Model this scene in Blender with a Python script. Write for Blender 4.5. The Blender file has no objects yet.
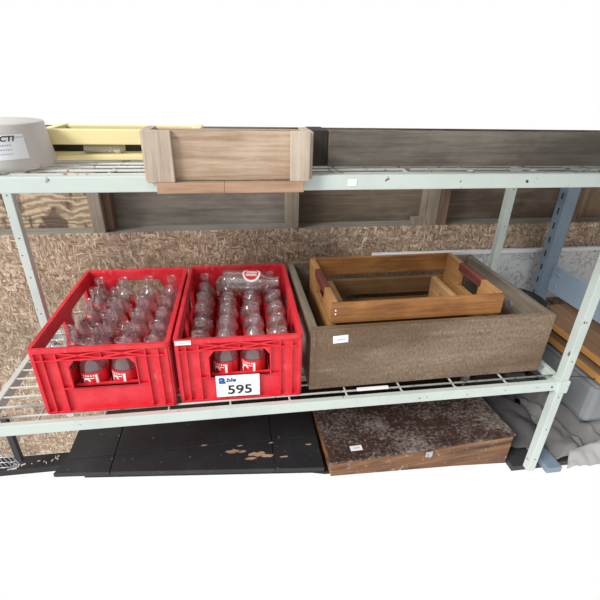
import bpy, bmesh, math, random
from mathutils import Vector, Matrix
random.seed(7)
S = bpy.context.scene
COL = S.collection

# ------------------------------------------------------------------ helpers
def tag(o, label=None, cat=None, group=None, kind=None):
    if label: o['label'] = label
    if cat: o['category'] = cat
    if group: o['group'] = group
    if kind: o['kind'] = kind
    return o

def empty(name, loc=(0, 0, 0), rz=0.0, rot=None):
    o = bpy.data.objects.new(name, None)
    COL.objects.link(o)
    o.empty_display_size = .03
    o.location = loc
    o.rotation_euler = rot if rot else (0, 0, rz)
    return o

class MB:
    """collects shapes and links them as one mesh object"""
    def __init__(s): s.bm = bmesh.new()
    def box(s, a, b, rz=0.0, piv=None, mat=0, bev=0.0):
        a = Vector(a); b = Vector(b)
        c = (a + b) / 2; d = b - a
        m = Matrix.Translation(c) @ Matrix.Diagonal((abs(d.x), abs(d.y), abs(d.z), 1))
        if rz:
            p = Vector(piv) if piv else c
            m = Matrix.Translation(p) @ Matrix.Rotation(rz, 4, 'Z') @ Matrix.Translation(-p) @ m
        r = bmesh.ops.create_cube(s.bm, size=1, matrix=m)
        fs = set(f for v in r['verts'] for f in v.link_faces)
        for f in fs: f.material_index = mat
        if bev:
            es = list(set(e for v in r['verts'] for e in v.link_edges))
            bmesh.ops.bevel(s.bm, geom=es, offset=bev, segments=2, affect='EDGES', profile=.6)
        return s
    def obox(s, c, ux, uy, uz, hx, hy, hz, mat=0):
        """box from a centre, three axes and half sizes"""
        c = Vector(c); ux = Vector(ux).normalized(); uy = Vector(uy).normalized(); uz = Vector(uz).normalized()
        m = Matrix.Translation(c) @ Matrix(((ux.x*hx*2, uy.x*hy*2, uz.x*hz*2, 0), (ux.y*hx*2, uy.y*hy*2, uz.y*hz*2, 0),
                                            (ux.z*hx*2, uy.z*hy*2, uz.z*hz*2, 0), (0, 0, 0, 1)))
        r = bmesh.ops.create_cube(s.bm, size=1, matrix=m)
        for f in set(f for v in r['verts'] for f in v.link_faces): f.material_index = mat
        return s
    def bar(s, a, b, w, t, up=(0, 0, 1), mat=0):
        """flat strip from a to b, w wide, t thick along up"""
        a = Vector(a); b = Vector(b); u = (b - a); L = u.length; u.normalize()
        upv = Vector(up); side = u.cross(upv).normalized(); upv = side.cross(u)
        return s.obox((a + b) / 2, u, side, upv, L / 2, w / 2, t / 2, mat)
    def tube(s, pts, r, seg=8, mat=0, close=False):
        pts = [Vector(p) for p in pts]; rings = []
        n = len(pts)
        for i, p in enumerate(pts):
            t = (pts[(i + 1) % n if close else min(i + 1, n - 1)] - pts[(i - 1) if (close or i) else 0]).normalized()
            ref = Vector((0, 0, 1)) if abs(t.z) < .9 else Vector((1, 0, 0))
            x = t.cross(ref).normalized(); y = t.cross(x)
            rr = r[i] if isinstance(r, (list, tuple)) else r
            rings.append([s.bm.verts.new(p + (x * math.cos(k * 2 * math.pi / seg) + y * math.sin(k * 2 * math.pi / seg)) * rr) for k in range(seg)])
        pairs = list(zip(rings, rings[1:])) + ([(rings[-1], rings[0])] if close else [])
        for A, B in pairs:
            for k in range(seg):
                f = s.bm.faces.new((A[k], A[(k + 1) % seg], B[(k + 1) % seg], B[k])); f.material_index = mat; f.smooth = True
        if not close:
            for R in (rings[0], rings[-1]):
                f = s.bm.faces.new(R); f.material_index = mat
        return s
    def lathe(s, prof, seg=24, c=(0, 0, 0), mat=0, cap=False):
        c = Vector(c); rings = []
        for r, z in prof:
            rings.append([s.bm.verts.new(c + Vector((r * math.cos(k * 2 * math.pi / seg), r * math.sin(k * 2 * math.pi / seg), z))) for k in range(seg)])
        for A, B in zip(rings, rings[1:]):
            for k in range(seg):
                f = s.bm.faces.new((A[k], A[(k + 1) % seg], B[(k + 1) % seg], B[k])); f.material_index = mat; f.smooth = True
        if cap:
            for R in (rings[0], rings[-1]):
                f = s.bm.faces.new(R); f.material_index = mat
        return s
    def poly(s, pts, ext, mat=0):
        """polygon extruded along ext"""
        ext = Vector(ext)
        A = [s.bm.verts.new(Vector(p)) for p in pts]; B = [s.bm.verts.new(Vector(p) + ext) for p in pts]
        s.bm.faces.new(A); s.bm.faces.new(B[::-1])
        n = len(A)
        for k in range(n): s.bm.faces.new((A[k], B[k], B[(k + 1) % n], A[(k + 1) % n]))
        return s
    def ring(s, w, d, r, t, z0, z1, seg=5):
        """rounded rectangular ring with its outer corner at 0,0"""
        def path(o, rr):
            P = []
            for cx, cy, a0 in ((w - r, r, -90), (w - r, d - r, 0), (r, d - r, 90), (r, r, 180)):
                for k in range(seg + 1):
                    a = math.radians(a0 + 90 * k / seg)
                    P.append((cx + rr * math.cos(a), cy + rr * math.sin(a)))
            return P
        O = path(0, r); I = path(t, max(r - t, .001))
        n = len(O)
        V = [[s.bm.verts.new((x, y, z)) for x, y in P] for P, z in ((O, z0), (O, z1), (I, z1), (I, z0))]
        for q in range(4):
            A = V[q]; B = V[(q + 1) % 4]
            for k in range(n):
                f = s.bm.faces.new((A[k], A[(k + 1) % n], B[(k + 1) % n], B[k]))
        return s
    def build(s, name, mats, parent=None, smooth=False, bevel=0.0, loc=None):
        me = bpy.data.meshes.new(name)
        bmesh.ops.recalc_face_normals(s.bm, faces=s.bm.faces[:])
        s.bm.to_mesh(me); s.bm.free()
        if not isinstance(mats, (list, tuple)): mats = [mats]
        for m in mats: me.materials.append(m)
        o = bpy.data.objects.new(name, me); COL.objects.link(o)
        if parent: o.parent = parent
        if loc: o.location = loc
        if smooth:
            for p in me.polygons: p.use_smooth = True
        if bevel:
            b = o.modifiers.new('bevel', 'BEVEL'); b.width = bevel; b.segments = 2; b.limit_method = 'ANGLE'; b.angle_limit = math.radians(40)
        return o

def kids(o): return [c for c in bpy.data.objects if c.parent == o]
def copy_tree(o, parent=None):
    c = o.copy(); COL.objects.link(c); c.parent = parent
    for ch in kids(o): copy_tree(ch, c)
    return c

def text_mesh(name, body, size, mat, parent, loc, rot=(math.pi / 2, 0, 0), ext=.0003, sx=1.0, bold=0.0, shear=0.0, align='LEFT'):
    cu = bpy.data.curves.new('lettering', 'FONT'); cu.body = body; cu.size = size; cu.extrude = ext
    cu.offset = bold; cu.shear = shear; cu.align_x = align; cu.resolution_u = 4
    t = bpy.data.objects.new('lettering', cu); COL.objects.link(t)
    bpy.context.view_layer.update()
    me = bpy.data.meshes.new_from_object(t.evaluated_get(bpy.context.evaluated_depsgraph_get()))
    bpy.data.objects.remove(t); bpy.data.curves.remove(cu)
    me.materials.clear(); me.materials.append(mat)
    o = bpy.data.objects.new(name, me); COL.objects.link(o); o.parent = parent
    o.location = loc; o.rotation_euler = rot; o.scale = (sx, 1, 1)
    return o

# ------------------------------------------------------------------ materials
class NT:
    def __init__(s, name):
        s.m = bpy.data.materials.new(name); s.m.use_nodes = True
        s.t = s.m.node_tree; s.t.nodes.clear()
        s.out = s.n('ShaderNodeOutputMaterial')
        s.tc = s.n('ShaderNodeTexCoord')
    def n(s, typ, **kw):
        x = s.t.nodes.new(typ)
        for k, v in kw.items():
            if k.startswith('_'): setattr(x, k[1:], v)
            else: x.inputs[k.replace('__', ' ')].default_value = v
        return x
    def l(s, a, b): s.t.links.new(a, b); return s
    def map(s, scale=(1, 1, 1), rot=(0, 0, 0), loc=(0, 0, 0), src=None):
        m = s.n('ShaderNodeMapping'); m.inputs['Scale'].default_value = scale; m.inputs['Rotation'].default_value = rot
        m.inputs['Location'].default_value = loc
        s.l(src or s.tc.outputs['Object'], m.inputs['Vector']); return m.outputs[0]
    def noise(s, vec, scale, detail=4, rough=.55, dist=0.0):
        x = s.n('ShaderNodeTexNoise'); x.inputs['Scale'].default_value = scale; x.inputs['Detail'].default_value = detail
        x.inputs['Roughness'].default_value = rough; x.inputs['Distortion'].default_value = dist
        s.l(vec, x.inputs['Vector']); return x.outputs['Fac']
    def ramp(s, fac, stops, interp='LINEAR'):
        r = s.n('ShaderNodeValToRGB'); r.color_ramp.interpolation = interp
        e = r.color_ramp.elements
        while len(e) < len(stops): e.new(.5)
        for x, (p, c) in zip(e, stops):
            x.position = p; x.color = tuple(c) + (1,) if not isinstance(c, (int, float)) else (c, c, c, 1)
        s.l(fac, r.inputs[0]); return r.outputs[0]
    def mix(s, fac, a, b, mode='MIX'):
        x = s.n('ShaderNodeMix', _data_type='RGBA', _blend_type=mode)
        for inp, v in ((x.inputs[0], fac), (x.inputs[6], a), (x.inputs[7], b)):
            if isinstance(v, (int, float)): inp.default_value = v
            elif isinstance(v, tuple): inp.default_value = v + (1,) if len(v) == 3 else v
            else: s.l(v, inp)
        return x.outputs[2]
    def finish(s, col, rough=.6, bump=None, bstr=.3, bdist=.002, metal=0.0, spec=.5, coat=0.0):
        b = s.n('ShaderNodeBsdfPrincipled')
        for inp, v in ((b.inputs['Base Color'], col), (b.inputs['Roughness'], rough)):
            if isinstance(v, (int, float)): inp.default_value = v
            elif isinstance(v, tuple): inp.default_value = v + (1,)
            else: s.l(v, inp)
        b.inputs['Metallic'].default_value = metal; b.inputs['Specular IOR Level'].default_value = spec
        b.inputs['Coat Weight'].default_value = coat
        if bump is not None:
            bn = s.n('ShaderNodeBump'); bn.inputs['Strength'].default_value = bstr; bn.inputs['Distance'].default_value = bdist
            s.l(bump, bn.inputs['Height']); s.l(bn.outputs[0], b.inputs['Normal'])
        s.l(b.outputs[0], s.out.inputs[0]); return s.m

def plain(name, col, rough=.5, metal=0.0, spec=.5):
    t = NT(name); return t.finish(col, rough, metal=metal, spec=spec)

def wood(name, stops, axis='x', scale=1.0, blot=(.5, .5, .5), blotamt=0.0, rough=.75, bstr=.4, fine=1.0, blotscale=6, loc=(0, 0, 0), spec=.25, coarse=0):
    """grain runs along the axis"""
    t = NT(name)
    st = {'x': (.06, 1, 1), 'y': (1, .06, 1), 'z': (1, 1, .06)}[axis]
    v = t.map(tuple(q * scale for q in st), loc=loc)
    n1 = t.noise(v, 38, 6, .62, .8)
    n2 = t.noise(v, 160 * fine, 4, .7)
    n3 = t.noise(t.map(loc=loc), 9, 4)
    m = t.mix(.42, n1, n2)
    m = t.mix(.22, m, n3)
    if coarse: m = t.mix(.5, m, t.noise(t.map((.7, 1, .35)), 260, 4, .7))
    c = t.ramp(m, stops)
    if blotamt:
        b = t.noise(t.map(tuple(.4 + .6 * q for q in st), loc=(3, 1, 2)), blotscale, 6, .65, .4)
        f = t.ramp(b, ((.45, 0.0), (.62, blotamt)))
        c = t.mix(f, c, blot)
    return t.finish(c, rough, m, bstr, .0015, spec=spec)

M = {}
M['crate_front'] = wood('rough_sawn_tan_wood', ((.30, (.16, .095, .058)), (.46, (.38, .27, .185)), (.56, (.52, .40, .295)), (.72, (.66, .54, .42))), 'x', 1.0)
M['crate_post'] = wood('pale_cleat_wood', ((.30, (.17, .12, .085)), (.46, (.42, .34, .265)), (.58, (.55, .47, .38)), (.72, (.68, .60, .50))), 'z', .8)
M['crate_slat'] = wood('pinkish_slat_wood', ((.30, (.16, .085, .045)), (.5, (.40, .25, .165)), (.7, (.52, .36, .26))), 'x', 1.0)
M['gray_wood'] = wood('weathered_gray_wood', ((.30, (.05, .042, .034)), (.46, (.15, .13, .11)), (.6, (.23, .205, .175)), (.74, (.36, .33, .29))), 'x', 1.0, (.06, .05, .042), .55)
M['box_wood'] = wood('weathered_brown_gray_box', ((.34, (.05, .034, .022)), (.45, (.17, .122, .082)), (.56, (.265, .20, .142)), (.68, (.43, .355, .27))), 'x', 1.0, (.11, .066, .036), .65, blotscale=5, fine=2.2, coarse=1)
M['box_wood_y'] = wood('weathered_box_end_wood', ((.28, (.08, .065, .05)), (.45, (.20, .17, .13)), (.58, (.29, .25, .20)), (.75, (.42, .37, .31))), 'y', .9, (.12, .09, .06), .4)
ORS = ((.30, (.08, .028, .010)), (.43, (.25, .10, .028)), (.56, (.40, .18, .055)), (.70, (.56, .30, .115)))
M['orange_x'] = wood('varnished_orange_slat', ORS, 'x', .9, (.10, .045, .02), .65, rough=.55, spec=.4)
M['orange_y'] = wood('varnished_orange_end', ((.28, (.16, .065, .02)), (.42, (.36, .175, .06)), (.57, (.52, .285, .11)), (.72, (.68, .44, .21))), 'y', .9, (.18, .08, .03), .4, rough=.5, spec=.4)
M['orange_dark'] = wood('aged_inner_slat', ((.28, (.06, .03, .014)), (.42, (.15, .08, .034)), (.57, (.23, .135, .06)), (.72, (.33, .20, .10))), 'x', .9, (.08, .04, .02), .4, rough=.6)
M['orange_y2'] = wood('honey_crate_end', ((.26, (.22, .10, .035)), (.42, (.42, .24, .10)), (.57, (.55, .34, .16)), (.74, (.68, .46, .25))), 'y', .9, (.18, .08, .03), .3, rough=.5)
M['maroon'] = wood('worn_maroon_paint', ((.28, (.07, .02, .016)), (.5, (.16, .045, .036)), (.62, (.22, .075, .055)), (.74, (.42, .20, .10))), 'y', 1.0, rough=.6)
M['stud'] = wood('gray_stud', ((.3, (.10, .075, .055)), (.5, (.25, .21, .165)), (.7, (.40, .35, .29))), 'z', 1.0)
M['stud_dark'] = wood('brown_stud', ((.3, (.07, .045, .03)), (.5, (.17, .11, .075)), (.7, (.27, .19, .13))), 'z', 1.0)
M['dark_wood'] = wood('near_black_wood', ((.3, (.012, .010, .009)), (.5, (.03, .025, .022)), (.7, (.06, .045, .035))), 'z', 1.0)
M['sill'] = wood('gray_sill', ((.3, (.13, .12, .10)), (.5, (.25, .24, .21)), (.7, (.36, .35, .31))), 'x', 1.0)
M['panel_gray'] = wood('gray_sheathing', ((.3, (.08, .068, .058)), (.46, (.19, .17, .148)), (.6, (.27, .245, .215)), (.75, (.38, .35, .31))), 'x', .8, (.09, .075, .06), .5)
M['panel_brown'] = wood('brown_sheathing', ((.3, (.07, .052, .038)), (.46, (.155, .12, .09)), (.6, (.225, .18, .135)), (.75, (.32, .27, .21))), 'x', .8, (.06, .045, .03), .6)
M['panel_board'] = wood('diagonal_brown_board', ((.3, (.08, .05, .03)), (.5, (.23, .155, .105)), (.7, (.36, .27, .20))), 'z', 1.0)
M['board_brown'] = wood('brown_platform_board', ((.3, (.10, .05, .025)), (.5, (.235, .135, .08)), (.7, (.33, .21, .13))), 'y', .8)
M['board_edge'] = wood('orange_board_edge', ((.3, (.25, .10, .025)), (.5, (.50, .245, .07)), (.7, (.64, .37, .13))), 'y', 1.2)

def burnt():
    t = NT('blotched_plywood')
    v = t.map((1, 1, 2.2)); w = t.n('ShaderNodeTexWave', _bands_direction='Z'); w.inputs['Scale'].default_value = 7
    w.inputs['Distortion'].default_value = 14; w.inputs['Detail'].default_value = 3; w.inputs['Detail Scale'].default_value = 1.3
    t.l(v, w.inputs['Vector'])
    c = t.ramp(w.outputs['Fac'], ((0.05, (.27, .19, .125)), (.5, (.40, .30, .20)), (.95, (.55, .44, .31))))
    b = t.noise(t.map((1.3, 1, .8), loc=(4.3, 0, .4)), 13, 5, .6, .3)
    c = t.mix(t.ramp(b, ((.50, 0.0), (.57, .85))), c, (.075, .045, .035))
    return t.finish(c, .8, w.outputs['Fac'], .2)
M['burnt'] = burnt()

def osb(name, tint):
    t = NT(name)
    warp = t.n('ShaderNodeTexNoise'); warp.inputs['Scale'].default_value = 3.5; warp.inputs['Detail'].default_value = 2
    t.l(t.tc.outputs['Object'], warp.inputs['Vector'])
    add = t.n('ShaderNodeVectorMath', _operation='MULTIPLY_ADD')
    t.l(warp.outputs['Color'], add.inputs[0]); add.inputs[1].default_value = (.10, .0, .10)
    t.l(t.tc.outputs['Object'], add.inputs[2])
    cols = []
    for i, (ang, sc) in enumerate(((.25, (40, 1, 190)), (1.05, (52, 1, 210)), (-.7, (46, 1, 180)), (2.0, (60, 1, 230)), (-.15, (36, 1, 150)), (1.5, (44, 1, 200)))):
        v = t.map(sc, loc=(i * 3.1, 0, i), src=t.map(rot=(0, ang, 0), src=add.outputs[0]))
        vo = t.n('ShaderNodeTexVoronoi'); vo.inputs['Scale'].default_value = 1.0; t.l(v, vo.inputs['Vector'])
        sep = t.n('ShaderNodeSeparateColor'); t.l(vo.outputs['Color'], sep.inputs[0])
        cols.append((sep.outputs[0], sep.outputs[1], vo.outputs['Distance']))
    val = cols[0][0]; 
    for i in (1, 2, 3, 4, 5):
        f = t.ramp(cols[i][1], ((.66, 0.0), (.70, 1.0)))
        val = t.mix(f, val, cols[i][0])
    grain = t.noise(t.map((1, 1, 3)), 140, 4, .7)
    val2 = t.mix(.42, val, grain)
    c = t.ramp(val2, tint)
    d = t.noise(t.tc.outputs['Object'], 5, 5)
    c = t.mix(t.ramp(d, ((.42, 0.0), (.7, .5))), c, (.12, .09, .07))
    return t.finish(c, .7, val, .55, .003, spec=.3)
M['osb'] = osb('oriented_strand_board', ((.14, (.12, .075, .045)), (.34, (.29, .20, .135)), (.52, (.41, .30, .21)), (.68, (.54, .42, .315)), (.82, (.78, .67, .54))))

def paint(name, base, chip=(.14, .10, .08), thr=.66, rough=.45, dirt=(.45, .45, .42), scale=45, metal=0.0):
    t = NT(name)
    a = t.noise(t.tc.outputs['Object'], scale, 6, .65)
    b = t.noise(t.tc.outputs['Object'], 9, 4, .6)
    c = t.mix(t.ramp(b, ((.45, 0.0), (.75, .5))), base, dirt)
    c = t.mix(t.ramp(a, ((thr, 0.0), (thr + .03, 1.0))), c, chip)
    return t.finish(c, rough, a, .12, .001, metal=metal)
M['white_metal'] = paint('chipped_pale_mint_paint', (.53, .60, .565), dirt=(.41, .45, .42), thr=.655)
M['wire'] = paint('pale_wire_coating', (.50, .52, .49), chip=(.24, .17, .12), thr=.60, dirt=(.33, .30, .26))
M['blue_metal'] = paint('dull_blue_gray_paint', (.20, .265, .335), dirt=(.14, .18, .225), thr=.70)
M['blue_beam'] = paint('pale_blue_gray_paint', (.33, .43, .54), dirt=(.25, .32, .41), thr=.72)
M['slot'] = plain('dark_slot', (.03, .035, .045), .8)
M['black_paint'] = paint('scuffed_black_paint', (.016, .017, .02), chip=(.26, .24, .22), thr=.655, rough=.5, dirt=(.035, .037, .045), scale=85)
M['bare_wood'] = wood('bare_wood_patch', ((.3, (.2, .12, .07)), (.6, (.5, .34, .22))), 'x', 1)
M['debris'] = plain('pale_wood_chip', (.55, .52, .47), .8)
M['yellow'] = paint('faded_yellow_paint', (.86, .74, .38), chip=(.20, .13, .08), thr=.70, rough=.6, dirt=(.74, .66, .38), scale=60)
M['gray_plastic'] = paint('gray_plastic', (.20, .215, .23), chip=(.26, .26, .26), thr=.8, rough=.5, dirt=(.16, .17, .18))
M['black_rubber'] = plain('black_rubber', (.012, .012, .013), .6)
M['dark'] = plain('charcoal_metal', (.035, .035, .038), .6)
M['silver'] = plain('silver_wire', (.55, .56, .58), .35, .7)
M['sticker'] = plain('white_sticker_paper', (.86, .87, .9), .5)
M['ink'] = plain('black_ink', (.01, .01, .012), .5)
M['gray_ink'] = plain('faded_gray_ink', (.42, .48, .58), .5)
M['blue_ink'] = plain('dark_blue_ink', (.02, .07, .32), .5)
M['label_red'] = plain('red_label_print', (.62, .012, .02), .35)
M['label_white'] = plain('white_label_print', (.88, .86, .84), .4)
M['pillow'] = paint('dull_gray_plastic_cup', (.42, .40, .37), chip=(.7, .7, .68), thr=.6, rough=.5, dirt=(.30, .28, .26))

def red():
    t = NT('scuffed_red_plastic')
    a = t.noise(t.tc.outputs['Object'], 22, 6, .7)
    b = t.noise(t.map((1, 1, .3)), 70, 4, .7)
    c = t.mix(t.ramp(a, ((.45, 0.0), (.80, .45))), (.66, .012, .028), (.82, .13, .13))
    c = t.mix(t.ramp(b, ((.62, 0.0), (.8, .35))), c, (.85, .40, .36))
    return t.finish(c, t.ramp(a, ((.3, .35), (.7, .55))), b, .05, .001)
M['red'] = red()

def foamboard():
    t = NT('dirty_white_foam_board')
    v = t.n('ShaderNodeTexVoronoi', _feature='DISTANCE_TO_EDGE'); v.inputs['Scale'].default_value = 9
    w = t.n('ShaderNodeTexNoise'); w.inputs['Scale'].default_value = 6; w.inputs['Detail'].default_value = 6
    t.l(t.tc.outputs['Object'], w.inputs['Vector'])
    ad = t.n('ShaderNodeVectorMath', _operation='MULTIPLY_ADD'); t.l(w.outputs['Color'], ad.inputs[0]); ad.inputs[1].default_value = (.3, .3, .3)
    t.l(t.tc.outputs['Object'], ad.inputs[2]); t.l(ad.outputs[0], v.inputs['Vector'])
    nn = t.noise(t.map((1, 1, 1)), 14, 7, .65, 1.2)
    crack = t.ramp(nn, ((.475, 0.0), (.50, 1.0), (.525, 0.0)))
    zone = t.ramp(t.noise(t.tc.outputs['Object'], 5, 3), ((.42, 0.0), (.50, 1.0)))
    m = t.mix(1.0, crack, zone, 'MULTIPLY')
    c = t.mix(m, (.70, .72, .73), (.25, .25, .26))
    g = t.noise(t.tc.outputs['Object'], 12, 5)
    c = t.mix(t.ramp(g, ((.5, 0.0), (.8, .5))), c, (.42, .42, .41))
    return t.finish(c, .55, g, .1)
M['foam'] = foamboard()

def chesttop():
    t = NT('flaking_brown_chest_lid')
    a = t.noise(t.tc.outputs['Object'], 95, 8, .75)
    b = t.noise(t.tc.outputs['Object'], 6, 5, .6)
    d = t.noise(t.map((1, 2.5, 1)), 30, 6, .7)
    c = t.ramp(d, ((.3, (.018, .009, .007)), (.55, (.055, .028, .021)), (.75, (.13, .07, .05))))
    s = t.mix(.5, a, b)
    c = t.mix(t.ramp(s, ((.48, 0.0), (.60, .8))), c, (.34, .30, .275))
    c = t.mix(t.ramp(a, ((.60, 0.0), (.68, .8))), c, (.50, .46, .42))
    return t.finish(c, .75, a, .6, .002, spec=.3)
M['chest_top'] = chesttop()
def chestside():
    t = NT('varnished_chest_side')
    v = t.map((.08, 1, 1)); n1 = t.noise(v, 40, 6, .6, .6)
    c = t.ramp(n1, ((.35, (.04, .016, .008)), (.5, (.19, .080, .027)), (.65, (.34, .165, .065))))
    a = t.noise(t.tc.outputs['Object'], 60, 6, .7)
    c = t.mix(t.ramp(a, ((.60, 0.0), (.66, .8))), c, (.44, .40, .36))
    return t.finish(c, .5, n1, .3, .001)
M['chest_side'] = chestside()

def cloth(name, c0, c1):
    t = NT(name)
    a = t.noise(t.tc.outputs['Object'], 6, 5)
    w = t.noise(t.tc.outputs['Object'], 300, 2)
    return t.finish(t.mix(a, c0, c1), .85, w, .2, .001, spec=.2)
M['tarp'] = cloth('gray_canvas', (.10, .098, .098), (.25, .242, .238))
M['tarp_dark'] = cloth('dark_gray_canvas', (.03, .03, .034), (.11, .106, .105))
M['tarp_pale'] = cloth('pale_gray_canvas', (.26, .26, .26), (.40, .40, .40))

def glass(name, tint=(.975, .975, .98), edge=(.50, .48, .49)):
    t = NT(name)
    lw = t.n('ShaderNodeLayerWeight'); lw.inputs['Blend'].default_value = .42
    nz = t.noise(t.tc.outputs['Object'], 30, 3)
    bn = t.n('ShaderNodeBump'); bn.inputs['Strength'].default_value = .18; bn.inputs['Distance'].default_value = .003
    t.l(nz, bn.inputs['Height'])
    t.l(bn.outputs[0], lw.inputs['Normal'])
    col = t.ramp(lw.outputs['Facing'], ((0.0, tint), (.55, tint), (.93, edge)))
    tr = t.n('ShaderNodeBsdfTransparent'); t.l(col, tr.inputs[0])
    gl = t.n('ShaderNodeBsdfGlossy'); gl.inputs['Roughness'].default_value = .05; gl.inputs['Color'].default_value = (1, 1, 1, 1)
    t.l(bn.outputs[0], gl.inputs['Normal'])
    fr = t.ramp(lw.outputs['Facing'], ((0.0, .06), (.45, .12), (.75, .40), (1.0, .9)))
    mx = t.n('ShaderNodeMixShader'); t.l(fr, mx.inputs[0]); t.l(tr.outputs[0], mx.inputs[1]); t.l(gl.outputs[0], mx.inputs[2])
    df = t.n('ShaderNodeBsdfDiffuse'); df.inputs[0].default_value = (.85, .84, .84, 1)
    m2 = t.n('ShaderNodeMixShader'); m2.inputs[0].default_value = .035; t.l(mx.outputs[0], m2.inputs[1]); t.l(df.outputs[0], m2.inputs[2])
    t.l(m2.outputs[0], t.out.inputs[0]); return t.m
M['glass'] = glass('clear_bottle_glass')

def bucketmat():
    t = NT('dusty_white_plastic')
    a = t.noise(t.tc.outputs['Object'], 10, 5)
    c = t.mix(t.ramp(a, ((.4, 0.0), (.75, .7))), (.66, .65, .63), (.50, .44, .39))
    return t.finish(c, .5, a, .1)
M['bucket'] = bucketmat()

# ------------------------------------------------------------------ the setting
def struct(name, mb, mat, **k):
    o = mb.build(name, mat, **k); return tag(o, kind='structure')

WY = 1.40          # face of the strand board wall
wb = MB(); wb.box((-1.4, WY, -.66), (2.1, WY + .012, .264))
struct('wall_back', wb, M['osb'])
seg = [(-1.4, -.43, 'burnt'), (-.43, .20, 'panel_gray'), (.20, .70, 'panel_brown'), (.70, 1.24, 'panel_brown'), (1.24, 2.1, 'panel_board')]
for i, (a, b, m) in enumerate(seg):
    w = MB(); w.box((a, WY + .09, .20), (b, WY + .10, .58)); struct('trim_%d' % (20 + i), w, M[m])
w = MB(); w.box((-1.4, WY + .012, .222), (2.1, WY + .09, .260)); struct('trim_1', w, M['sill'], bevel=.002)
n = 2
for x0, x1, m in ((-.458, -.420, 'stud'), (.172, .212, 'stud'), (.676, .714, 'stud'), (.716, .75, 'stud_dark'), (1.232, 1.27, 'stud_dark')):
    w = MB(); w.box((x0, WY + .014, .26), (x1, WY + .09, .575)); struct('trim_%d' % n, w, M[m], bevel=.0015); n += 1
w = MB(); w.box((-.4195, WY + .04, .262), (-.398, WY + .09, .575)); struct('trim_%d' % n, w, M['stud_dark'], bevel=.001); n += 1  # thin dark board beside the first stud, standing in for its shaded side
w = MB(); w.box((.632, WY + .012, .26), (.674, WY + .06, .285)); struct('trim_%d' % n, w, M['stud'], bevel=.001)

# unseen right wall and low roof, added to darken the ambient light
w = MB(); w.box((2.10, -.6, -.66), (2.12, 1.42, 1.55)); struct('added_shade_wall', w, M['panel_gray'])
w = MB(); w.box((-.45, -.25, 1.55), (2.12, 1.42, 1.57)); struct('added_shade_ceiling', w, M['panel_gray'])

# white foam board leaning on the wall at the right
w = MB(); w.box((0, 0, 0), (1.35, .02, .21))
o = w.build('foam_board', M['foam'], bevel=.002, loc=(.476, WY - .026, -.037))
tag(o, 'dirty white cracked foam board standing against the strand board wall behind the wooden boxes', 'board')
w = MB(); w.box((0, -.006, .200), (1.35, 0, .212)); w.build('edge_strip', M['sticker'], o)

# ------------------------------------------------------------------ wire rack
YF, YR, XL, XR = .834, 1.254, -.601, .866
rack = empty('wire_shelf_rack', (0, 0, 0))
tag(rack, 'pale mint painted metal rack with wire shelves, carrying red crates and wooden boxes', 'shelf rack')
P = .012
def post(x, y, z0, z1):
    m = MB(); m.box((x - P, y - P, z0), (x + P, y + P, z1))
    o = m.build('post', M['white_metal'], rack, bevel=.0015)
    z = z0 + .05
    while z < z1:
        h = MB(); h.tube([(x, y - P - .0006, z), (x, y - P + .002, z)], .0020, 8)
        h.build('bolt_hole', M['slot'], o)
        z += .12
    return o
post(XR, YF, -.342, .535); post(XR, YR, -.342, .535); post(XL, YR, -.342, .535); post(XL, YF, -.10, .535)

def deck(z, name):
    """a shelf: front, rear and end bars, wires along the length, supports below"""
    top = z
    def bar(a, b, nm='shelf_bar'):
        m = MB(); m.box(a, b); return m.build(nm, M['white_metal'], rack, bevel=.002)
    fb = bar((XL - .012, YF - .010, top - .029), (XR - (.012 if z < .3 else -.30), YF + .006, top))
    bar((XL - .012, YR - .006, top - .029), (XR - .012, YR + .010, top))
    bar((XL - .010, YF, top - .029), (XL + .006, YR, top))
    bar((XR - .006, YF, top - .029), (XR + .010, YR, top))
    for x in ((-.575, .835) if z < .3 else (-.57, .05, .60)):
        h = MB(); h.tube([(x, YF - .0108, top - .015), (x, YF - .008, top - .015)], .0030, 10)
        h.build('bolt_hole', M['slot'], fb)
    for i in range(12):
        y = YF + .026 + i * .038
        if y > YR - .01: break
        m = MB(); m.tube([(XL + .002, y, top - .0035), (XR, y, top - .0035)], .0027, 8)
        m.build('shelf_wire', M['wire'], rack)
    x = -.478 if z < .3 else -.53
    while x < XR - .05:
        m = MB(); m.tube([(x, YF + .002, top - .002), (x - .004, YF + .012, top - .006), (x - .004, YR, top - .0085)], .0028, 8)
        m.build('support_wire', M['wire'], rack)
        x += .149
deck(0.0, 'lower'); deck(.557, 'upper')
# clamp where the lower front bar meets the right post
m = MB(); m.box((XR - .0165, YF - .0165, -.036), (XR + .0165, YF + .0165, .004))
m.build('corner_clamp', M['white_metal'], rack, bevel=.002)
# right hand continuation of the upper bar already part of the long bar
m = MB(); m.box((.219, YF - .0112, .536), (.236, YF - .0102, .549), rz=0); st = m.build('price_sticker', M['sticker'], rack)
st['label'] = 'small white sticker'

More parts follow.
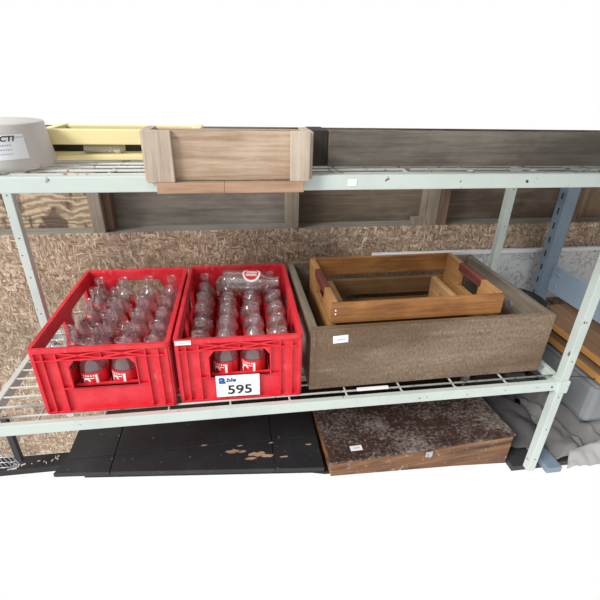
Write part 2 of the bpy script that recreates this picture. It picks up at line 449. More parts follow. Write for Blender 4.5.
# ------------------------------------------------------------------ red crates
CW, CD, CH = .30, .443, .182
def red_crate(loc, rz, label):
    root = empty('bottle_crate', loc, rz)
    tag(root, label, 'crate', 'red bottle crates on the lower shelf')
    ins = .007      # skin inset behind the ribs
    t = .003
    def side(L, wins, ribs, front):
        """one side in local u (along), v (inwards), z; mapped afterwards"""
        B = []
        # skin around the windows
        z0, z1 = .073, .1475
        B.append(((0, ins, .004), (L, ins + t, z0))); B.append(((0, ins, z1), (L, ins + t, CH - .004)))
        u = 0
        for a, b in wins:
            B.append(((u, ins, z0), (a, ins + t, z1))); u = b
        B.append(((u, ins, z0), (L, ins + t, z1)))
        for a, b in wins:   # frame
            for q in (((a - .003, 0, z0 - .003), (a, ins + t, z1 + .003)), ((b, 0, z0 - .003), (b + .003, ins + t, z1 + .003)),
                      ((a, 0, z1), (b, ins + t, z1 + .003)), ((a, 0, z0 - .003), (b, ins + .012, z0))): B.append(q)
        for r in ribs: B.append(((r - .0015, 0.0, .004), (r + .0015, ins, CH - .012)))
        B.append(((.004, .0012, .0), (L - .004, ins, .006)))
        return B
    def emit(B, mp, name, diag=None, corners=None):
        m = MB()
        for a, b in B:
            A = mp(a); C = mp(b)
            m.box([min(A[i], C[i]) for i in range(3)], [max(A[i], C[i]) for i in range(3)])
        for p0, p1, p2 in (corners or []):
            e = Vector(mp((0, ins + .003, 0))) - Vector(mp((0, 0, 0)))
            m.poly([mp(p0), mp(p1), mp(p2)], e)
        for a, b in (diag or []):
            A = Vector(mp(a)); C = Vector(mp(b))
            nrm = Vector(mp((0, 1, 0))) - Vector(mp((0, 0, 0)))
            m.bar(A, C, .0034, .0058, up=nrm)
        return m.build(name, M['red'], root, bevel=.0007)
    W1 = [(.077, .221)]
    rf = [.006, .026, .054, .246, .274, .294]
    Bf = side(CW, W1, rf, True)
    Bf.append(((.054, 0, .0700), (.246, ins, .0730)))          # ledge below the grip
    Bf.append(((.006, 0, .1495), (.294, ins, .1515)))
    Bf.append(((.149, 0, .150), (.151, ins, .176)))
    diag = []
    for a, b in ((.054, .150), (.150, .246)):
        diag += [((a, .003, .1515), (b, .003, .170)), ((a, .003, .170), (b, .003, .1515))]
    emit(Bf, lambda p: (p[0], p[1], p[2]), 'end_wall', diag, [((.077, 0, .1475), (.077, 0, .130), (.090, 0, .1475)), ((.221, 0, .1475), (.221, 0, .130), (.208, 0, .1475))])
    emit(Bf, lambda p: (p[0], CD - p[1], p[2]), 'end_wall', diag, [((.077, 0, .1475), (.077, 0, .130), (.090, 0, .1475)), ((.221, 0, .1475), (.221, 0, .130), (.208, 0, .1475))])
    W2 = [(.065, .195), (.248, .378)]
    rs = [.006, .028, .05, .21, .2215, .233, .393, .415, .437]
    Bs = side(CD, W2, rs, False)
    Bs.append(((.006, 0, .1495), (CD - .006, ins, .1515)))
    diag2 = [((a, .003, .1515), (b, .003, .170)) for a, b in ((.05, .13), (.13, .21), (.233, .313), (.313, .393))]
    diag2 += [((a, .003, .170), (b, .003, .1515)) for a, b in ((.05, .13), (.13, .21), (.233, .313), (.313, .393))]
    emit(Bs, lambda p: (p[1], p[0], p[2]), 'side_wall', diag2)
    emit(Bs, lambda p: (CW - p[1], p[0], p[2]), 'side_wall', diag2)
    m = MB(); m.ring(CW + .004, CD + .004, .014, .0105, CH - .011, CH)
    for v in m.bm.verts: v.co.x -= .002; v.co.y -= .002
    m.build('rim', M['red'], root, bevel=.0015)
    m = MB()
    m.box((.006, .006, .004), (CW - .006, CD - .006, .010)); m.build('base', M['red'], root)
    m = MB()
    for i in range(1, 4): x = .012 + i * .069; m.box((x - .001, .012, .010), (x + .001, CD - .012, .07))
    for j in range(1, 6): y = .012 + j * (CD - .024) / 6; m.box((.012, y - .001, .010), (CW - .012, y + .001, .07))
    m.build('divider_grid', M['red'], root)
    return root
C1 = red_crate((-.465, .854, .0005), math.radians(-.58), 'red plastic crate of clear glass bottles at the open shelf end, without lot sticker')
C2 = red_crate((-.1555, .858, .0005), math.radians(-.60), 'red plastic crate of clear glass bottles with a white lot sticker reading 595')

# the lot sticker on the second crate
lot = MB(); lot.box((0, -.0012, 0), (.106, 0, .064)); lot = lot.build('lot_sticker', M['sticker'], C2, loc=(.0885, -.0002, .012))
lot['label'] = 'white lot sticker printed 595'
text_mesh('lot_number', '595', .037, M['ink'], lot, (.026, -.0016, .0085), sx=1.12, bold=.0006)
text_mesh('sticker_wordmark', 'a', .034, M['blue_ink'], lot, (.007, -.0016, .042), sx=1.1, bold=.0012)
text_mesh('sticker_wordmark', 'ble', .017, M['blue_ink'], lot, (.0245, -.0016, .0455), sx=1.15, bold=.0005, shear=.2)
m = MB()
for a, b, z in ((.048, .066, .0415), (.006, .016, .035), (.06, .100, .037), (.010, .018, .0335)): m.box((a, -.0014, z), (b, -.0011, z + .0012))
m.build('small_lettering', M['gray_ink'], lot)
s = MB(); s.box((0, -.001, 0), (.036, 0, .011)); s = s.build('price_sticker', M['sticker'], C2, loc=(.004, -.0032, CH - .010))
s['label'] = 'small white sticker on the rim'
m = MB()
for k in range(6): m.box((.009 + k * .0034, -.0013, .004), (.0112 + k * .0034, -.0009, .0068))
m.build('small_lettering', M['gray_ink'], s)

# ------------------------------------------------------------------ bottles
prof = [(0.0, .003), (.018, .0015), (.024, 0.0), (.0275, .003), (.0295, .010), (.0295, .018), (.0282, .03), (.0285, .05), (.0298, .070), (.0300, .086),
        (.0292, .098), (.0262, .109), (.0212, .118), (.0160, .125), (.0128, .132), (.0118, .140), (.0118, .1455), (.0144, .147), (.0147, .1515), (.0128, .153),
        (.0126, .155), (.0144, .1565), (.0147, .1605), (.0132, .162), (.0106, .162), (.0102, .155), (.0106, .135)]
def bottle(name='glass_bottle'):
    root = empty(name)
    m = MB(); m.lathe(prof, 28); m.lathe([(0.0, .010), (.020, .009), (.0262, .014), (.0268, .05), (.0272, .092), (.0240, .106), (.0192, .115), (.0135, .124), (.0105, .134)], 28); m.build('glass_body', M['glass'], root)
    m = MB(); m.lathe([(.0308, .034), (.0308, .036), (.0308, .090), (.0308, .092)], 28)
    lb = m.build('printed_label', M['label_red'], root)
    # white printing wrapped on the label: ticks on the upper edge, a tall bar and loops of script
    m = MB()
    R = .0311
    def patch(a0, a1, z0, z1):
        k = 4
        vs = [[m.bm.verts.new((R * math.cos(a0 + (a1 - a0) * i / k), R * math.sin(a0 + (a1 - a0) * i / k), z)) for i in range(k + 1)] for z in (z0, z1)]
        for i in range(k): m.bm.faces.new((vs[0][i], vs[0][i + 1], vs[1][i + 1], vs[1][i]))
    for side in (0,):
        b0 = -math.pi / 2 + side
        for k in range(6): patch(b0 - .75 + k * .2, b0 - .65 + k * .2, .0815, .0855)
        patch(b0 + .38, b0 + .56, .040, .0855)
        # a wide script letter drawn as a short stroke chain
        pts = [(-.05, .070), (-.25, .076), (-.5, .072), (-.62, .060), (-.5, .048), (-.25, .045), (-.05, .050)]
        for (a, z), (c, w) in zip(pts, pts[1:]):
            k = 3
            for i in range(k):
                aa = a + (c - a) * i / k; zz = z + (w - z) * i / k
                patch(b0 + aa - .05, b0 + aa + .05, zz - .0022, zz + .0022)
        patch(b0 - .72, b0 + .3, .0755, .0775)
    m.build('label_lettering', M['label_white'], lb)
    return root
proto = bottle()
rowname = ['front row', 'second row', 'third row', 'fourth row', 'fifth row', 'rear row']
colnames = (['outermost column', 'second column from the open shelf end', 'second column from the 595 crate', 'column beside the 595 crate'],
            ['column beside the other red crate', 'second column from the other red crate', 'second column from the gray box', 'column beside the gray box'])
first = True
for crate, cn, colname in ((C1, 'unstickered crate', colnames[0]), (C2, '595 crate', colnames[1])):
    ca, sa = math.cos(crate.rotation_euler.z), math.sin(crate.rotation_euler.z)
    for j in range(6):
        for i in range(4):
            o = proto if first else copy_tree(proto)
            first = False
            u = .047 + i * .0687 + random.uniform(-.0022, .0022)
            v = .046 + j * .0702 + random.uniform(-.0022, .0022)
            o.location = (crate.location.x + ca * u - sa * v, crate.location.y + sa * u + ca * v, .0112)
            o.rotation_euler = (random.uniform(-.03, .03), random.uniform(-.035, .035), random.uniform(-.5, .5) )
            tag(o, 'clear glass bottle in the %s, %s, %s' % (cn, rowname[j], colname[i]), 'bottle', 'glass bottles standing in the red crates')
# bottle lying across the back of the second crate
o = copy_tree(proto); o.name = 'glass_bottle'
o.location = (-.045, 1.155, .196); o.rotation_euler = (math.radians(0), math.radians(90), math.radians(-9))
for c in kids(o):
    if c.name.startswith('printed_label'):
        for g in kids(c): bpy.data.objects.remove(g)
        bpy.data.objects.remove(c)
if 'group' in o: del o['group']
tag(o, 'clear glass bottle lying on its side across the necks, with round red logo', 'bottle')
m = MB()
def disc(m, R, cx, cz_ang, rad, mat, lift):
    """round patch wrapped on a bottle of radius R whose axis is z; angle position cz_ang"""
    k = 20; c = None; vs = []
    def P(u, v): a = cz_ang + v / R; return ((R + lift) * math.cos(a), (R + lift) * math.sin(a), cx + u)
    rings = []
    for q in (0.01, .5, 1.0):
        rings.append([m.bm.verts.new(P(rad * q * math.cos(2 * math.pi * i / k), rad * q * math.sin(2 * math.pi * i / k))) for i in range(k)])
    for A, B in zip(rings, rings[1:]):
        for i in range(k): f = m.bm.faces.new((A[i], A[(i + 1) % k], B[(i + 1) % k], B[i])); f.material_index = mat
    f = m.bm.faces.new(rings[0]); f.material_index = mat
disc(m, .0300, .084, math.pi + .42, .0255, 0, .0003)
disc(m, .0300, .084, math.pi + .40, .0205, 1, .0008)
lg = m.build('round_logo', [M['label_white'], M['label_red']], o)
m = MB()
R = .0312
for k in range(40):
    for row, amp in ((-.0050, .0034), (.0055, .0032)):
        u = -.015 + .030 * k / 39; v = row + amp * math.sin(k * .95 + row * 400)
        a = math.pi + .40 + v / R
        p = Vector((R * math.cos(a), R * math.sin(a), .084 + u)); nn = Vector((math.cos(a), math.sin(a), 0))
        m.obox(p, (0, 0, 1), nn.cross(Vector((0, 0, 1))), nn, .0008, .0014, .0002)
m.build('logo_script', M['label_white'], lg)

# ------------------------------------------------------------------ weathered wooden box
BX = empty('wooden_box', (.1672, .8705, .0015), math.radians(.77))
tag(BX, 'large weathered gray-brown wooden box, open on top, with a wooden crate set inside', 'box')
BWd, BDp, BHt, T = .660, .447, .180, .019
m = MB(); m.box((0, 0, 0), (BWd, T, BHt)); m.build('front_board', M['box_wood'], BX, bevel=.002)
m = MB(); m.box((0, BDp - T, 0), (BWd, BDp, BHt)); m.build('rear_board', M['box_wood'], BX, bevel=.002)
for x in (0, BWd - T):
    m = MB(); m.box((x, T, 0), (x + T, BDp - T, BHt - .001)); m.build('end_board', M['box_wood_y'], BX, bevel=.002)
m = MB(); m.box((T, T, .003), (BWd - T, BDp - T, .015)); m.build('bottom', M['box_wood'], BX)
m = MB(); m.box((.012, -.0006, .004), (.0135, .0, BHt - .004)); m.build('board_seam', M['stud_dark'], BX)
# pale round knot on the right end board, inside
m = MB(); m.tube([(BWd - T - .0008, .165, .125), (BWd - T + .002, .165, .125)], .016, 18); m.build('tin_patch', M['silver'], BX)
s = MB(); s.box((0, -.001, 0), (.038, 0, .021), rz=0); s = s.build('price_sticker', M['sticker'], BX, loc=(.056, -.0004, .139)); s.rotation_euler = (0, math.radians(-3), 0)
s['label'] = 'small white sticker'
m = MB()
for k in range(5): m.box((.010 + k * .0042, -.0013, .0065), (.0128 + k * .0042, -.0009, .0125))
m.build('small_lettering', M['gray_ink'], s)

# ------------------------------------------------------------------ orange bottle crate inside the box
def slat_crate(name, loc, rz, W, D, H, slats, post_t, endmat, slatmat, label, maroon, slot, holes=False, gap_first=.056):
    root = empty(name, loc, rz); tag(root, label, 'crate')
    # end panels with a grip slot: built from boards around the slot
    for s_, x in (('a', 0), ('b', W - post_t)):
        y0, y1 = .010, D - .010
        sa_, sb_ = D / 2 - slot / 2, D / 2 + slot / 2
        m = MB()
        m.box((x, y0, 0), (x + post_t, y1, H - .070)); m.box((x, y0, H - .070), (x + post_t, sa_, H)); m.box((x, sb_, H - .070), (x + post_t, y1, H))
        pn = m.build('end_panel', endmat, root, bevel=.002)
        m = MB(); m.box((x - .0005, sa_ - .012 * maroon, H - .026), (x + post_t + .0005, sb_ + .012 * maroon, H + .0006))
        g = m.build('grip_rail', M['maroon'] if maroon else endmat, root, bevel=.003)
        if maroon: g['label'] = 'worn maroon painted grip rail'
    for face in (0, 1):
        y = 0 if face == 0 else D - .010
        for a, b in slats:
            m = MB(); m.box((0, y, a), (W, y + .010, b)); m.build('side_slat', slatmat, root, bevel=.0015)
    for k in range(5):
        a = .012 + k * (D - .024) / 5
        m = MB(); m.box((post_t, a + .004, 0), (W - post_t, a + (D - .024) / 5 - .004, .008)); m.build('bottom_slat', M['orange_dark'], root)
    return root
OC = slat_crate('wooden_crate', (.2225, .902, .0225), math.radians(.9), .462, .305, .214, ((.156, .212), (.085, .137), (.012, .064)), .016,
                M['orange_y'], M['orange_x'], 'orange-brown slatted wooden crate with maroon grips, sitting in the large gray box', 1, .105)
m = MB()
for z in (.183, .193): m = MB(); m.tube([(.0095, -.0008, z), (.0095, .003, z)], .0022, 10); m.build('nail_head', M['sticker'], OC)
OC2 = slat_crate('wooden_crate', (.262, .94, .033), math.radians(.4), .352, .218, .150, ((.098, .148), (.030, .080)), .018,
                 M['orange_y2'], M['orange_dark'], 'smaller honey-coloured slatted wooden crate nested inside the orange-brown crate', 0, .07)

# pale stick and pieces on the deck in front of the big box
m = MB(); m.box((0, 0, 0), (.085, .010, .005)); o = m.build('plastic_strip', M['sticker'], bevel=.001, loc=(.292, .8505, .0005)); o.rotation_euler = (0, 0, .0)
tag(o, 'thin white plastic strip lying on the shelf in front of the gray box', 'strip')

# ------------------------------------------------------------------ things on the upper shelf
UZ = .5575
# rough wooden crate with two cleats
TC = empty('wooden_crate', (-.153, .800, UZ)); tag(TC, 'rough tan wooden crate with two pale cleats hanging over the upper shelf edge', 'crate')
m = MB(); m.box((.030, .012, -.006), (.275, .026, .078)); m.build('front_board', M['crate_front'], TC, bevel=.001)
for x0, x1 in ((.0, .049), (.256, .292)):
    m = MB(); m.box((x0, 0, -.008), (x1, .0125, .080)); m.build('cleat', M['crate_post'], TC, bevel=.002)
for x0, x1 in ((-.004, .012), (.283, .299)):
    m = MB(); m.box((x0, .014, -.006), (x1, .100, .078)); m.build('side_board', M['crate_post'], TC, bevel=.001)
m = MB(); m.box((.012, .088, .0), (.283, .100, .074)); m.build('rear_board', M['crate_front'], TC, bevel=.001)
for a, b, z0, z1 in ((.016, .135, -.0262, -.0075), (.1355, .281, -.0262, -.0075)):
    m = MB(); m.box((a, -.004, z0), (b, .0125, z1)); m.build('bottom_slat', M['crate_slat'], TC, bevel=.001)
m = MB(); m.box((.012, .036, .0), (.283, .088, .008)); m.build('bottom_board', M['crate_slat'], TC)

# white bucket
BK = empty('plastic_bucket', (-.449, .942, UZ)); tag(BK, 'dusty white plastic bucket with printed label, beside the yellow hive box', 'bucket')
m = MB(); m.lathe([(0.0, .004), (.094, .0), (.098, .004), (.0985, .010), (.0955, .030), (.0900, .078), (.0880, .080), (0.0, .080)], 48); m.build('bucket_body', M['bucket'], BK)
lb = MB()
Rb = .0965
k = 10; a0, a1 = math.radians(-100), math.radians(-36)
def cyl_patch(m, a0, a1, z0, z1, R0, R1, k=8, mat=0):
    vs = [[m.bm.verts.new((R * math.cos(a0 + (a1 - a0) * i / k), R * math.sin(a0 + (a1 - a0) * i / k), z)) for i in range(k + 1)] for z, R in ((z0, R0), (z1, R1))]
    for i in range(k): f = m.bm.faces.new((vs[0][i], vs[0][i + 1], vs[1][i + 1], vs[1][i])); f.material_index = mat
def br(z): return .0955 - (z - .030) * (.004 / .036) if z > .03 else .0955 + (.030 - z) * (.003 / .02)
cyl_patch(lb, a0, a1, .022, .064, br(.022) + .0006, br(.064) + .0006, 12)
lb = lb.build('paper_label', M['sticker'], BK)
def wrap_text(body, size, ang, z, mat, sx=1.0, bold=0.0, shear=0.0):
    o = text_mesh('label_lettering', body, size, mat, lb, (0, 0, 0), rot=(0, 0, 0), ext=.0001, sx=1, bold=bold, shear=shear, align='CENTER')
    for v in o.data.vertices:
        x, y, w = v.co.x * sx, v.co.y, v.co.z
        R = br(z + y) + .0010 + w
        a = ang + x / R
        v.co = (R * math.cos(a), R * math.sin(a), z + y)
    return o
wrap_text('CTI', .0120, math.radians(-54), .0530, M['ink'], sx=1.25, bold=.0004, shear=.25)
m = MB()
for r_ in range(4):
    z = .056 - r_ * .0075 if r_ else .0605
    for q in range(9 if r_ else 4):
        a = math.radians(-72 + q * 2.4 + (0 if r_ else 26)) ; w = math.radians(1.7)
        cyl_patch(m, a, a + w, z - .003 + (0 if r_ else .0) - (.001 if r_ else 0), z - .001, br(z) + .0011, br(z) + .0011, 2)
m.build('small_lettering', M['gray_ink'], lb)

# yellow hive box
HV = empty('beehive_box', (-.40, 1.00, UZ)); tag(HV, 'faded yellow painted hive box with dark slot, between bucket and tan crate', 'beehive')
m = MB(); m.box((0, 0, .0305), (.33, .02, .060)); m.box((0, .02, .0305), (.02, .16, .058)); m.box((.31, .02, .0305), (.33, .16, .058)); m.box((.02, .14, .0305), (.31, .16, .056))
m.build('hive_body', M['yellow'], HV, bevel=.002)
m = MB(); m.box((-.004, -.006, 0), (.334, .17, .0105)); m.build('bottom_board', M['yellow'], HV, bevel=.002)
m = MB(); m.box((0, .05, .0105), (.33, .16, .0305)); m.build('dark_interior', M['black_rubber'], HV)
CU = empty('plastic_cup', (-.278, 1.022, UZ + .0105)); tag(CU, 'crumpled gray cup lying in the dark slot of the yellow hive box', 'cup')
m = MB(); m.lathe([(.0, -.048), (.0085, -.046), (.0098, -.030), (.0095, .0), (.0090, .018), (.0094, .034), (.0092, .036), (.0080, .030), (0.0, .026)], 20)
for v in m.bm.verts:
    v.co.x, v.co.y, v.co.z = v.co.z * -1.0, v.co.x, v.co.y * (1 + .12 * math.sin(v.co.z * 160)) + .0098
m.build('cup_body', M['pillow'], CU, smooth=True)

# long weathered board crate
LB = empty('board_crate', (.190, .912, UZ)); tag(LB, 'long weathered gray plank crate standing on the upper shelf beside the tan crate', 'crate')
m = MB(); m.box((.006, 0, 0), (.80, .016, .071)); m.build('front_plank', M['gray_wood'], LB, bevel=.0015)
m = MB(); m.box((-.030, .006, 0), (.005, .09, .070)); m.build('end_board', M['dark_wood'], LB, bevel=.001)
m = MB(); m.box((-.012, .074, 0), (.80, .09, .062)); m.build('rear_plank', M['panel_brown'], LB, bevel=.001)
m = MB(); m.box((.78, .016, 0), (.80, .074, .066)); m.build('end_board', M['stud_dark'], LB, bevel=.001)

# ------------------------------------------------------------------ below the shelf
# black painted box with split top boards
BB = empty('painted_trunk', (0, 0, -.29)); tag(BB, 'black painted wooden trunk with worn planked top below the red crates', 'trunk')
cuts = [(-.527, -.392), (-.390, .078), (.080, .222)]
for i, (a, b) in enumerate(cuts):
    for y0, y1 in ((.925, .995), (.997, 1.15)):
        m = MB(); m.poly([(a - (.02 if i == 0 and y0 < .95 else 0), y0 + (.022 - .075 * (a + .55) / .75) * (y0 < .95), -.014), (b, y0 + (.022 - .075 * (b + .55) / .75) * (y0 < .95), -.014), (b, y1, -.014), (a, y1, -.014)], (0, 0, .014))
        m.build('top_board', M['black_paint'], BB, bevel=.0015)
m = MB(); m.poly([(-.515, .965, -.03), (.215, .905, -.03), (.215, 1.14, -.03), (-.515, 1.14, -.03)], (0, 0, .0155)); m.build('trunk_body', M['black_paint'], BB)
m = MB()
rnd = random.Random(3)
def blob(m, cx, cy, r, z, k=12):
    vs = [m.bm.verts.new((cx + r * (1.5 if abs(math.cos(2 * math.pi * i / k)) > .5 else 1) * rnd.uniform(.6, 1.15) * math.cos(2 * math.pi * i / k), cy + r * .5 * rnd.uniform(.5, 1.2) * math.sin(2 * math.pi * i / k), z)) for i in range(k)]
    m.bm.faces.new(vs)
for cx, cy, r in ((-.04, .965, .016), (-.015, .96, .010), (.03, .945, .018), (.06, .935, .015), (.01, .93, .012), (-.13, 1.0, .007), (.11, .925, .009), (.19, .965, .007), (-.02, .985, .006), (.075, .985, .006)):
    m = MB(); blob(m, cx, cy - .0, r, .0006); m.build('worn_patch', M['bare_wood'], BB)
# old wooden chest
CHS = empty('wooden_chest', (.235, .85, -.25), math.radians(1.5)); tag(CHS, 'old wooden chest with flaking brown lid and small clasp, under the large gray box', 'chest')
m = MB(); m.poly([(0, -.002, -.008), (.600, .020, -.008), (.583, .27, -.008), (-.004, .27, -.008)], (0, 0, .008)); m.build('lid', M['chest_top'], CHS, bevel=.0015)
m = MB()
vsb = [m.bm.verts.new(p) for p in ((.003, .002, -.058), (.596, .024, -.122), (.579, .266, -.122), (.0, .266, -.058))]
vst = [m.bm.verts.new(p) for p in ((.003, .002, -.0085), (.596, .024, -.0085), (.579, .266, -.0085), (.0, .266, -.0085))]
m.bm.faces.new(vsb); m.bm.faces.new(vst)
for k in range(4): m.bm.faces.new((vsb[k], vsb[(k + 1) % 4], vst[(k + 1) % 4], vst[k]))
m.build('chest_body', M['chest_side'], CHS, bevel=.0015)
m = MB(); m.box((.296, .0065, -.034), (.318, .0105, -.014)); m.tube([(.298, .005, -.022), (.307, .001, -.030), (.316, .005, -.022)], .002, 8)
m.build('clasp', M['silver'], CHS, bevel=.001)
s = MB(); s.box((0, 0, 0), (.036, .019, .0008)); s = s.build('price_sticker', M['sticker'], CHS, loc=(.069, .032, .0003)); s['label'] = 'small white sticker'
m = MB()
for k in range(5): m.box((.010 + k * .004, .007, .0009), (.0127 + k * .004, .012, .0012))
m.build('small_lettering', M['gray_ink'], s)

# black mat and wire basket at the lower left corner
m = MB(); m.box((-.86, 1.030, -.372), (-.50, 1.088, -.352))
BM = m.build('rubber_mat', M['black_rubber'], bevel=.003); tag(BM, 'black rubber mat scattered with pale chips beside the black trunk', 'mat')
m = MB()
for k in range(16):
    x = rnd.uniform(-.72, -.57); y = rnd.uniform(1.032, 1.07); a = rnd.uniform(0, 3)
    m.obox((x, y, -.3505), (math.cos(a), math.sin(a), 0), (-math.sin(a), math.cos(a), 0), (0, 0, 1), rnd.uniform(.002, .007), rnd.uniform(.001, .003), .001)
o = m.build('wood_chips', M['debris']); tag(o, 'pale wood chips scattered on the black rubber mat', 'debris', kind='stuff')
WB = empty('wire_basket', (-.672, 1.00, -.285)); tag(WB, 'silver wire basket with a dark upright, next to the black rubber mat', 'basket')
m = MB()
for k in range(5): m.tube([(-.05 + k * .012, .0, .03 - .0 * k), (-.03 + k * .012, .0, -.022)], .0011, 6)
for k in range(3): m.tube([(-.06, .0, .02 - k * .02), (.008, .0, .02 - k * .02)], .0011, 6)
m.build('basket_mesh', M['silver'], WB)
m = MB(); m.obox((.0, .03, .055), (1, 0, 0), (0, 1, 0), (0, 0, 1), .008, .008, .085); m.build('upright', M['dark'], WB, bevel=.001)

# ------------------------------------------------------------------ right hand side: blue rack, boards, bin, cloths
BR = empty('blue_shelf_rack', (0, 0, 0)); tag(BR, 'blue-gray slotted metal rack standing behind the pale rack', 'shelf rack')
m = MB(); m.box((1.105, 1.30, -.35), (1.109, 1.335, .50)); m.box((1.105, 1.296, -.35), (1.150, 1.300, .50)); m.box((1.146, 1.30, -.35), (1.150, 1.335, .50))
ps = m.build('post', M['blue_metal'], BR, bevel=.001)
z = -.30
while z < .48:
    m = MB(); m.box((1.1035, 1.312, z), (1.1052, 1.318, z + .022)); z += .052
    m.build('post_slot', M['slot'], ps)
m = MB(); m.poly([(1.140, 1.296, .040), (1.140, 1.296, .140), (1.150, .74, .140), (1.150, .74, .040)], (.006, 0, 0)); m.build('side_beam', M['blue_beam'], BR, bevel=.002)
m = MB()
for z in (.112, .066): m = MB(); m.tube([(1.137, 1.262, z), (1.142, 1.262, z)], .006, 12); m.build('bolt', M['silver'], BR)
m = MB(); m.poly([(.925, 1.08, -.362), (.965, 1.08, -.362), (.975, .822, -.362), (.925, .822, -.362)], (0, 0, .022)); m.build('lower_beam', M['blue_metal'], BR, bevel=.002)

for k, (z, dx, lab) in enumerate(((-.005, 0, 'brown wooden board with orange edge on top of the stack beside the gray box'), (-.045, -.012, 'brown wooden board under the topmost board beside the gray box'))):
    m = MB(); m.poly([(1.062 + dx, 1.26, z - .022), (1.062 + dx, .80, z - .022), (1.50, .80, z - .022), (1.50, 1.26, z - .022)], (0, 0, .022))
    o = m.build('wooden_board', [M['board_brown']], bevel=.001); tag(o, lab, 'board', 'boards on the blue rack')
    m = MB(); m.box((1.0605 + dx, .802, z - .0215), (1.0622 + dx, 1.258, z - .0005)); e = m.build('edge_band', M['board_edge'], o); e['label'] = 'orange board edge'

# black rubber tub behind the box corner
TB = empty('rubber_tub', (.955, 1.215, -.12)); tag(TB, 'round black rubber tub half hidden behind the rear corner of the gray box', 'tub')
m = MB(); m.lathe([(0, 0), (.075, .0), (.092, .16), (.100, .165), (.100, .175), (.088, .172), (.072, .01), (0, .008)], 36); m.build('tub_body', M['black_rubber'], TB)

BN = empty('storage_bin', (1.045, .88, -.225)); tag(BN, 'gray plastic storage bin under the brown boards', 'bin')
m = MB(); m.box((0, 0, 0), (.45, .42, .140)); m.build('bin_body', M['gray_plastic'], BN, bevel=.02)
m = MB(); m.box((-.003, -.003, .140), (.458, .428, .150)); m.build('bin_lid', M['gray_plastic'], BN, bevel=.005)

# heap of canvas: three separate cloths with folds
def cloth_sheet(name, mat, pts, nx, ny, amp, freq, seed, label, thick=.004):
    """bilinear sheet through four corners with folds displaced upwards"""
    from mathutils import noise as N
    bm = bmesh.new(); g = []
    a, b, c, d = [Vector(p) for p in pts]
    for j in range(ny + 1):
        row = []
        for i in range(nx + 1):
            u, v = i / nx, j / ny
            p = (a * (1 - u) + b * u) * (1 - v) + (d * (1 - u) + c * u) * v
            q = Vector((p.x * freq[0] + seed, p.y * freq[1], seed * 1.7))
            w = N.noise(q) * .8 + abs(N.noise(q * 2.1 + Vector((0, 0, 3)))) * .8
            ridge = 1 - abs(N.noise(Vector((p.x * freq[0] * 1.3 + p.y * freq[1] * .8, p.y * 2, seed + 9)))) * 2.4
            bul = math.sin(math.pi * min(max(u, .0), 1.0)) ** .5 * math.sin(math.pi * min(max(v, 0), 1)) ** .5
            p = p + Vector((N.noise(q + Vector((5, 5, 5))) * amp * .5, N.noise(q + Vector((9, 2, 5))) * amp * .5, (w + max(ridge, -.4) * .55) * amp + bul * amp * 1.2))
            row.append(bm.verts.new(p))
        g.append(row)
    for j in range(ny):
        for i in range(nx): bm.faces.new((g[j][i], g[j][i + 1], g[j + 1][i + 1], g[j + 1][i])).smooth = True
    me = bpy.data.meshes.new(name); bm.to_mesh(me); bm.free(); me.materials.append(mat)
    o = bpy.data.objects.new(name, me); COL.objects.link(o)
    so = o.modifiers.new('solid', 'SOLIDIFY'); so.thickness = thick; so.offset = -1
    ss = o.modifiers.new('sub', 'SUBSURF'); ss.levels = 1; ss.render_levels = 1
    tag(o, label, 'cloth', 'canvas cloths heaped beside the old chest'); return o
cloth_sheet('canvas_cloth', M['tarp'], [(.99, .86, -.365), (1.45, .82, -.33), (1.50, 1.20, -.28), (.99, 1.22, -.30)], 80, 60, .042, (11, 9), 2.0,
            'crumpled mid gray canvas cloth filling the middle of the heap beside the pale rack post')
cloth_sheet('canvas_cloth', M['tarp_dark'], [(.86, .93, -.37), (.985, .90, -.355), (.985, 1.24, -.29), (.86, 1.26, -.34)], 34, 40, .03, (9, 8), 6.0,
            'dark gray canvas cloth lying between the old chest and the pale rack post')
cloth_sheet('canvas_cloth', M['tarp_pale'], [(1.0, .83, -.365), (1.24, .805, -.32), (1.24, .872, -.29), (1.03, .872, -.325)], 40, 24, .02, (12, 12), 11.0,
            'pale gray canvas cloth, lightest of the heap, spilling over its front edge')
m = MB(); m.box((.845, .87, -.395), (1.60, 1.395, -.375)); o = m.build('added_dark_board', M['dark'], bevel=.002)  # dark board added under the cloths to fill the gap and stop light from below
tag(o, 'added dark board under the heap of gray canvas cloths, blocking light from below', 'board')
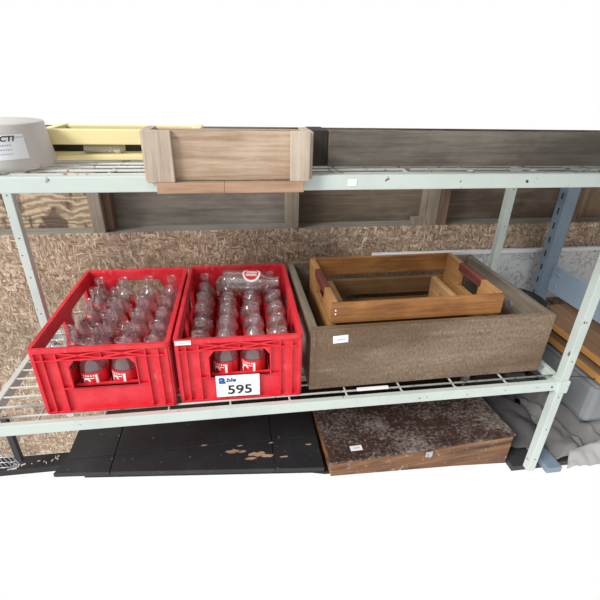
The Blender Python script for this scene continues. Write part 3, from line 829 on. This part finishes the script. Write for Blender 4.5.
m = MB(); m.poly([(-.50, 1.01, -.39), (.2, .94, -.39), (.24, .93, -.39), (.843, .90, -.39), (.843, 1.39, -.39), (-.50, 1.39, -.39)], (0, 0, .012)); o = m.build('added_dark_platform', M['dark_wood'], bevel=.002)  # added dark slab: closes the gaps and keeps out light from underneath
tag(o, 'added dark platform under the black trunk and the old chest, blocking light from below', 'platform')
# thin dark cable behind the post
m = MB()
pts = []
for k in range(15):
    t_ = k / 14; pts.append((.93 + .22 * t_, .93 - .06 * t_, -.075 + .03 * math.sin(t_ * 2.6) - .06 * t_ * t_))
m.tube(pts, .0015, 6); o = m.build('cable', M['dark']); tag(o, 'thin dark cable looping from behind the pale rack post', 'cable')

# ------------------------------------------------------------------ light and camera
wd = bpy.data.worlds.new('daylight'); S.world = wd; wd.use_nodes = True
wd.node_tree.nodes['Background'].inputs[0].default_value = (1, 1, 1, 1)
wd.node_tree.nodes['Background'].inputs[1].default_value = 1.0
sun = bpy.data.lights.new('sun', 'SUN'); sun.energy = 3.4; sun.angle = math.radians(20); sun.color = (1, .98, .95)
so = bpy.data.objects.new('sun', sun); COL.objects.link(so)
so.rotation_euler = (Vector((-.92, -.62, .85))).to_track_quat('Z', 'Y').to_euler()

cam = bpy.data.cameras.new('camera'); co = bpy.data.objects.new('camera', cam); COL.objects.link(co)
cam.sensor_fit = 'HORIZONTAL'; cam.sensor_width = 36; cam.lens = 36 * 428.503 / 600; cam.clip_start = .02
r = Vector((0.989225, -0.14469537, 0.02229693)); u = Vector((0.04640727, 0.45435343, 0.88961189)); f = Vector((0.13885341, 0.87899158, -0.45617269))
Mx = Matrix(((r.x, u.x, -f.x, 0), (r.y, u.y, -f.y, 0), (r.z, u.z, -f.z, .7178), (0, 0, 0, 1)))
co.matrix_world = Mx
S.camera = co
S.view_settings.view_transform = 'Standard'; S.view_settings.look = 'None'
S.view_settings.exposure = 0.0; S.view_settings.gamma = 1.0; S.view_settings.use_curve_mapping = False
S.cycles.transparent_max_bounces = 64
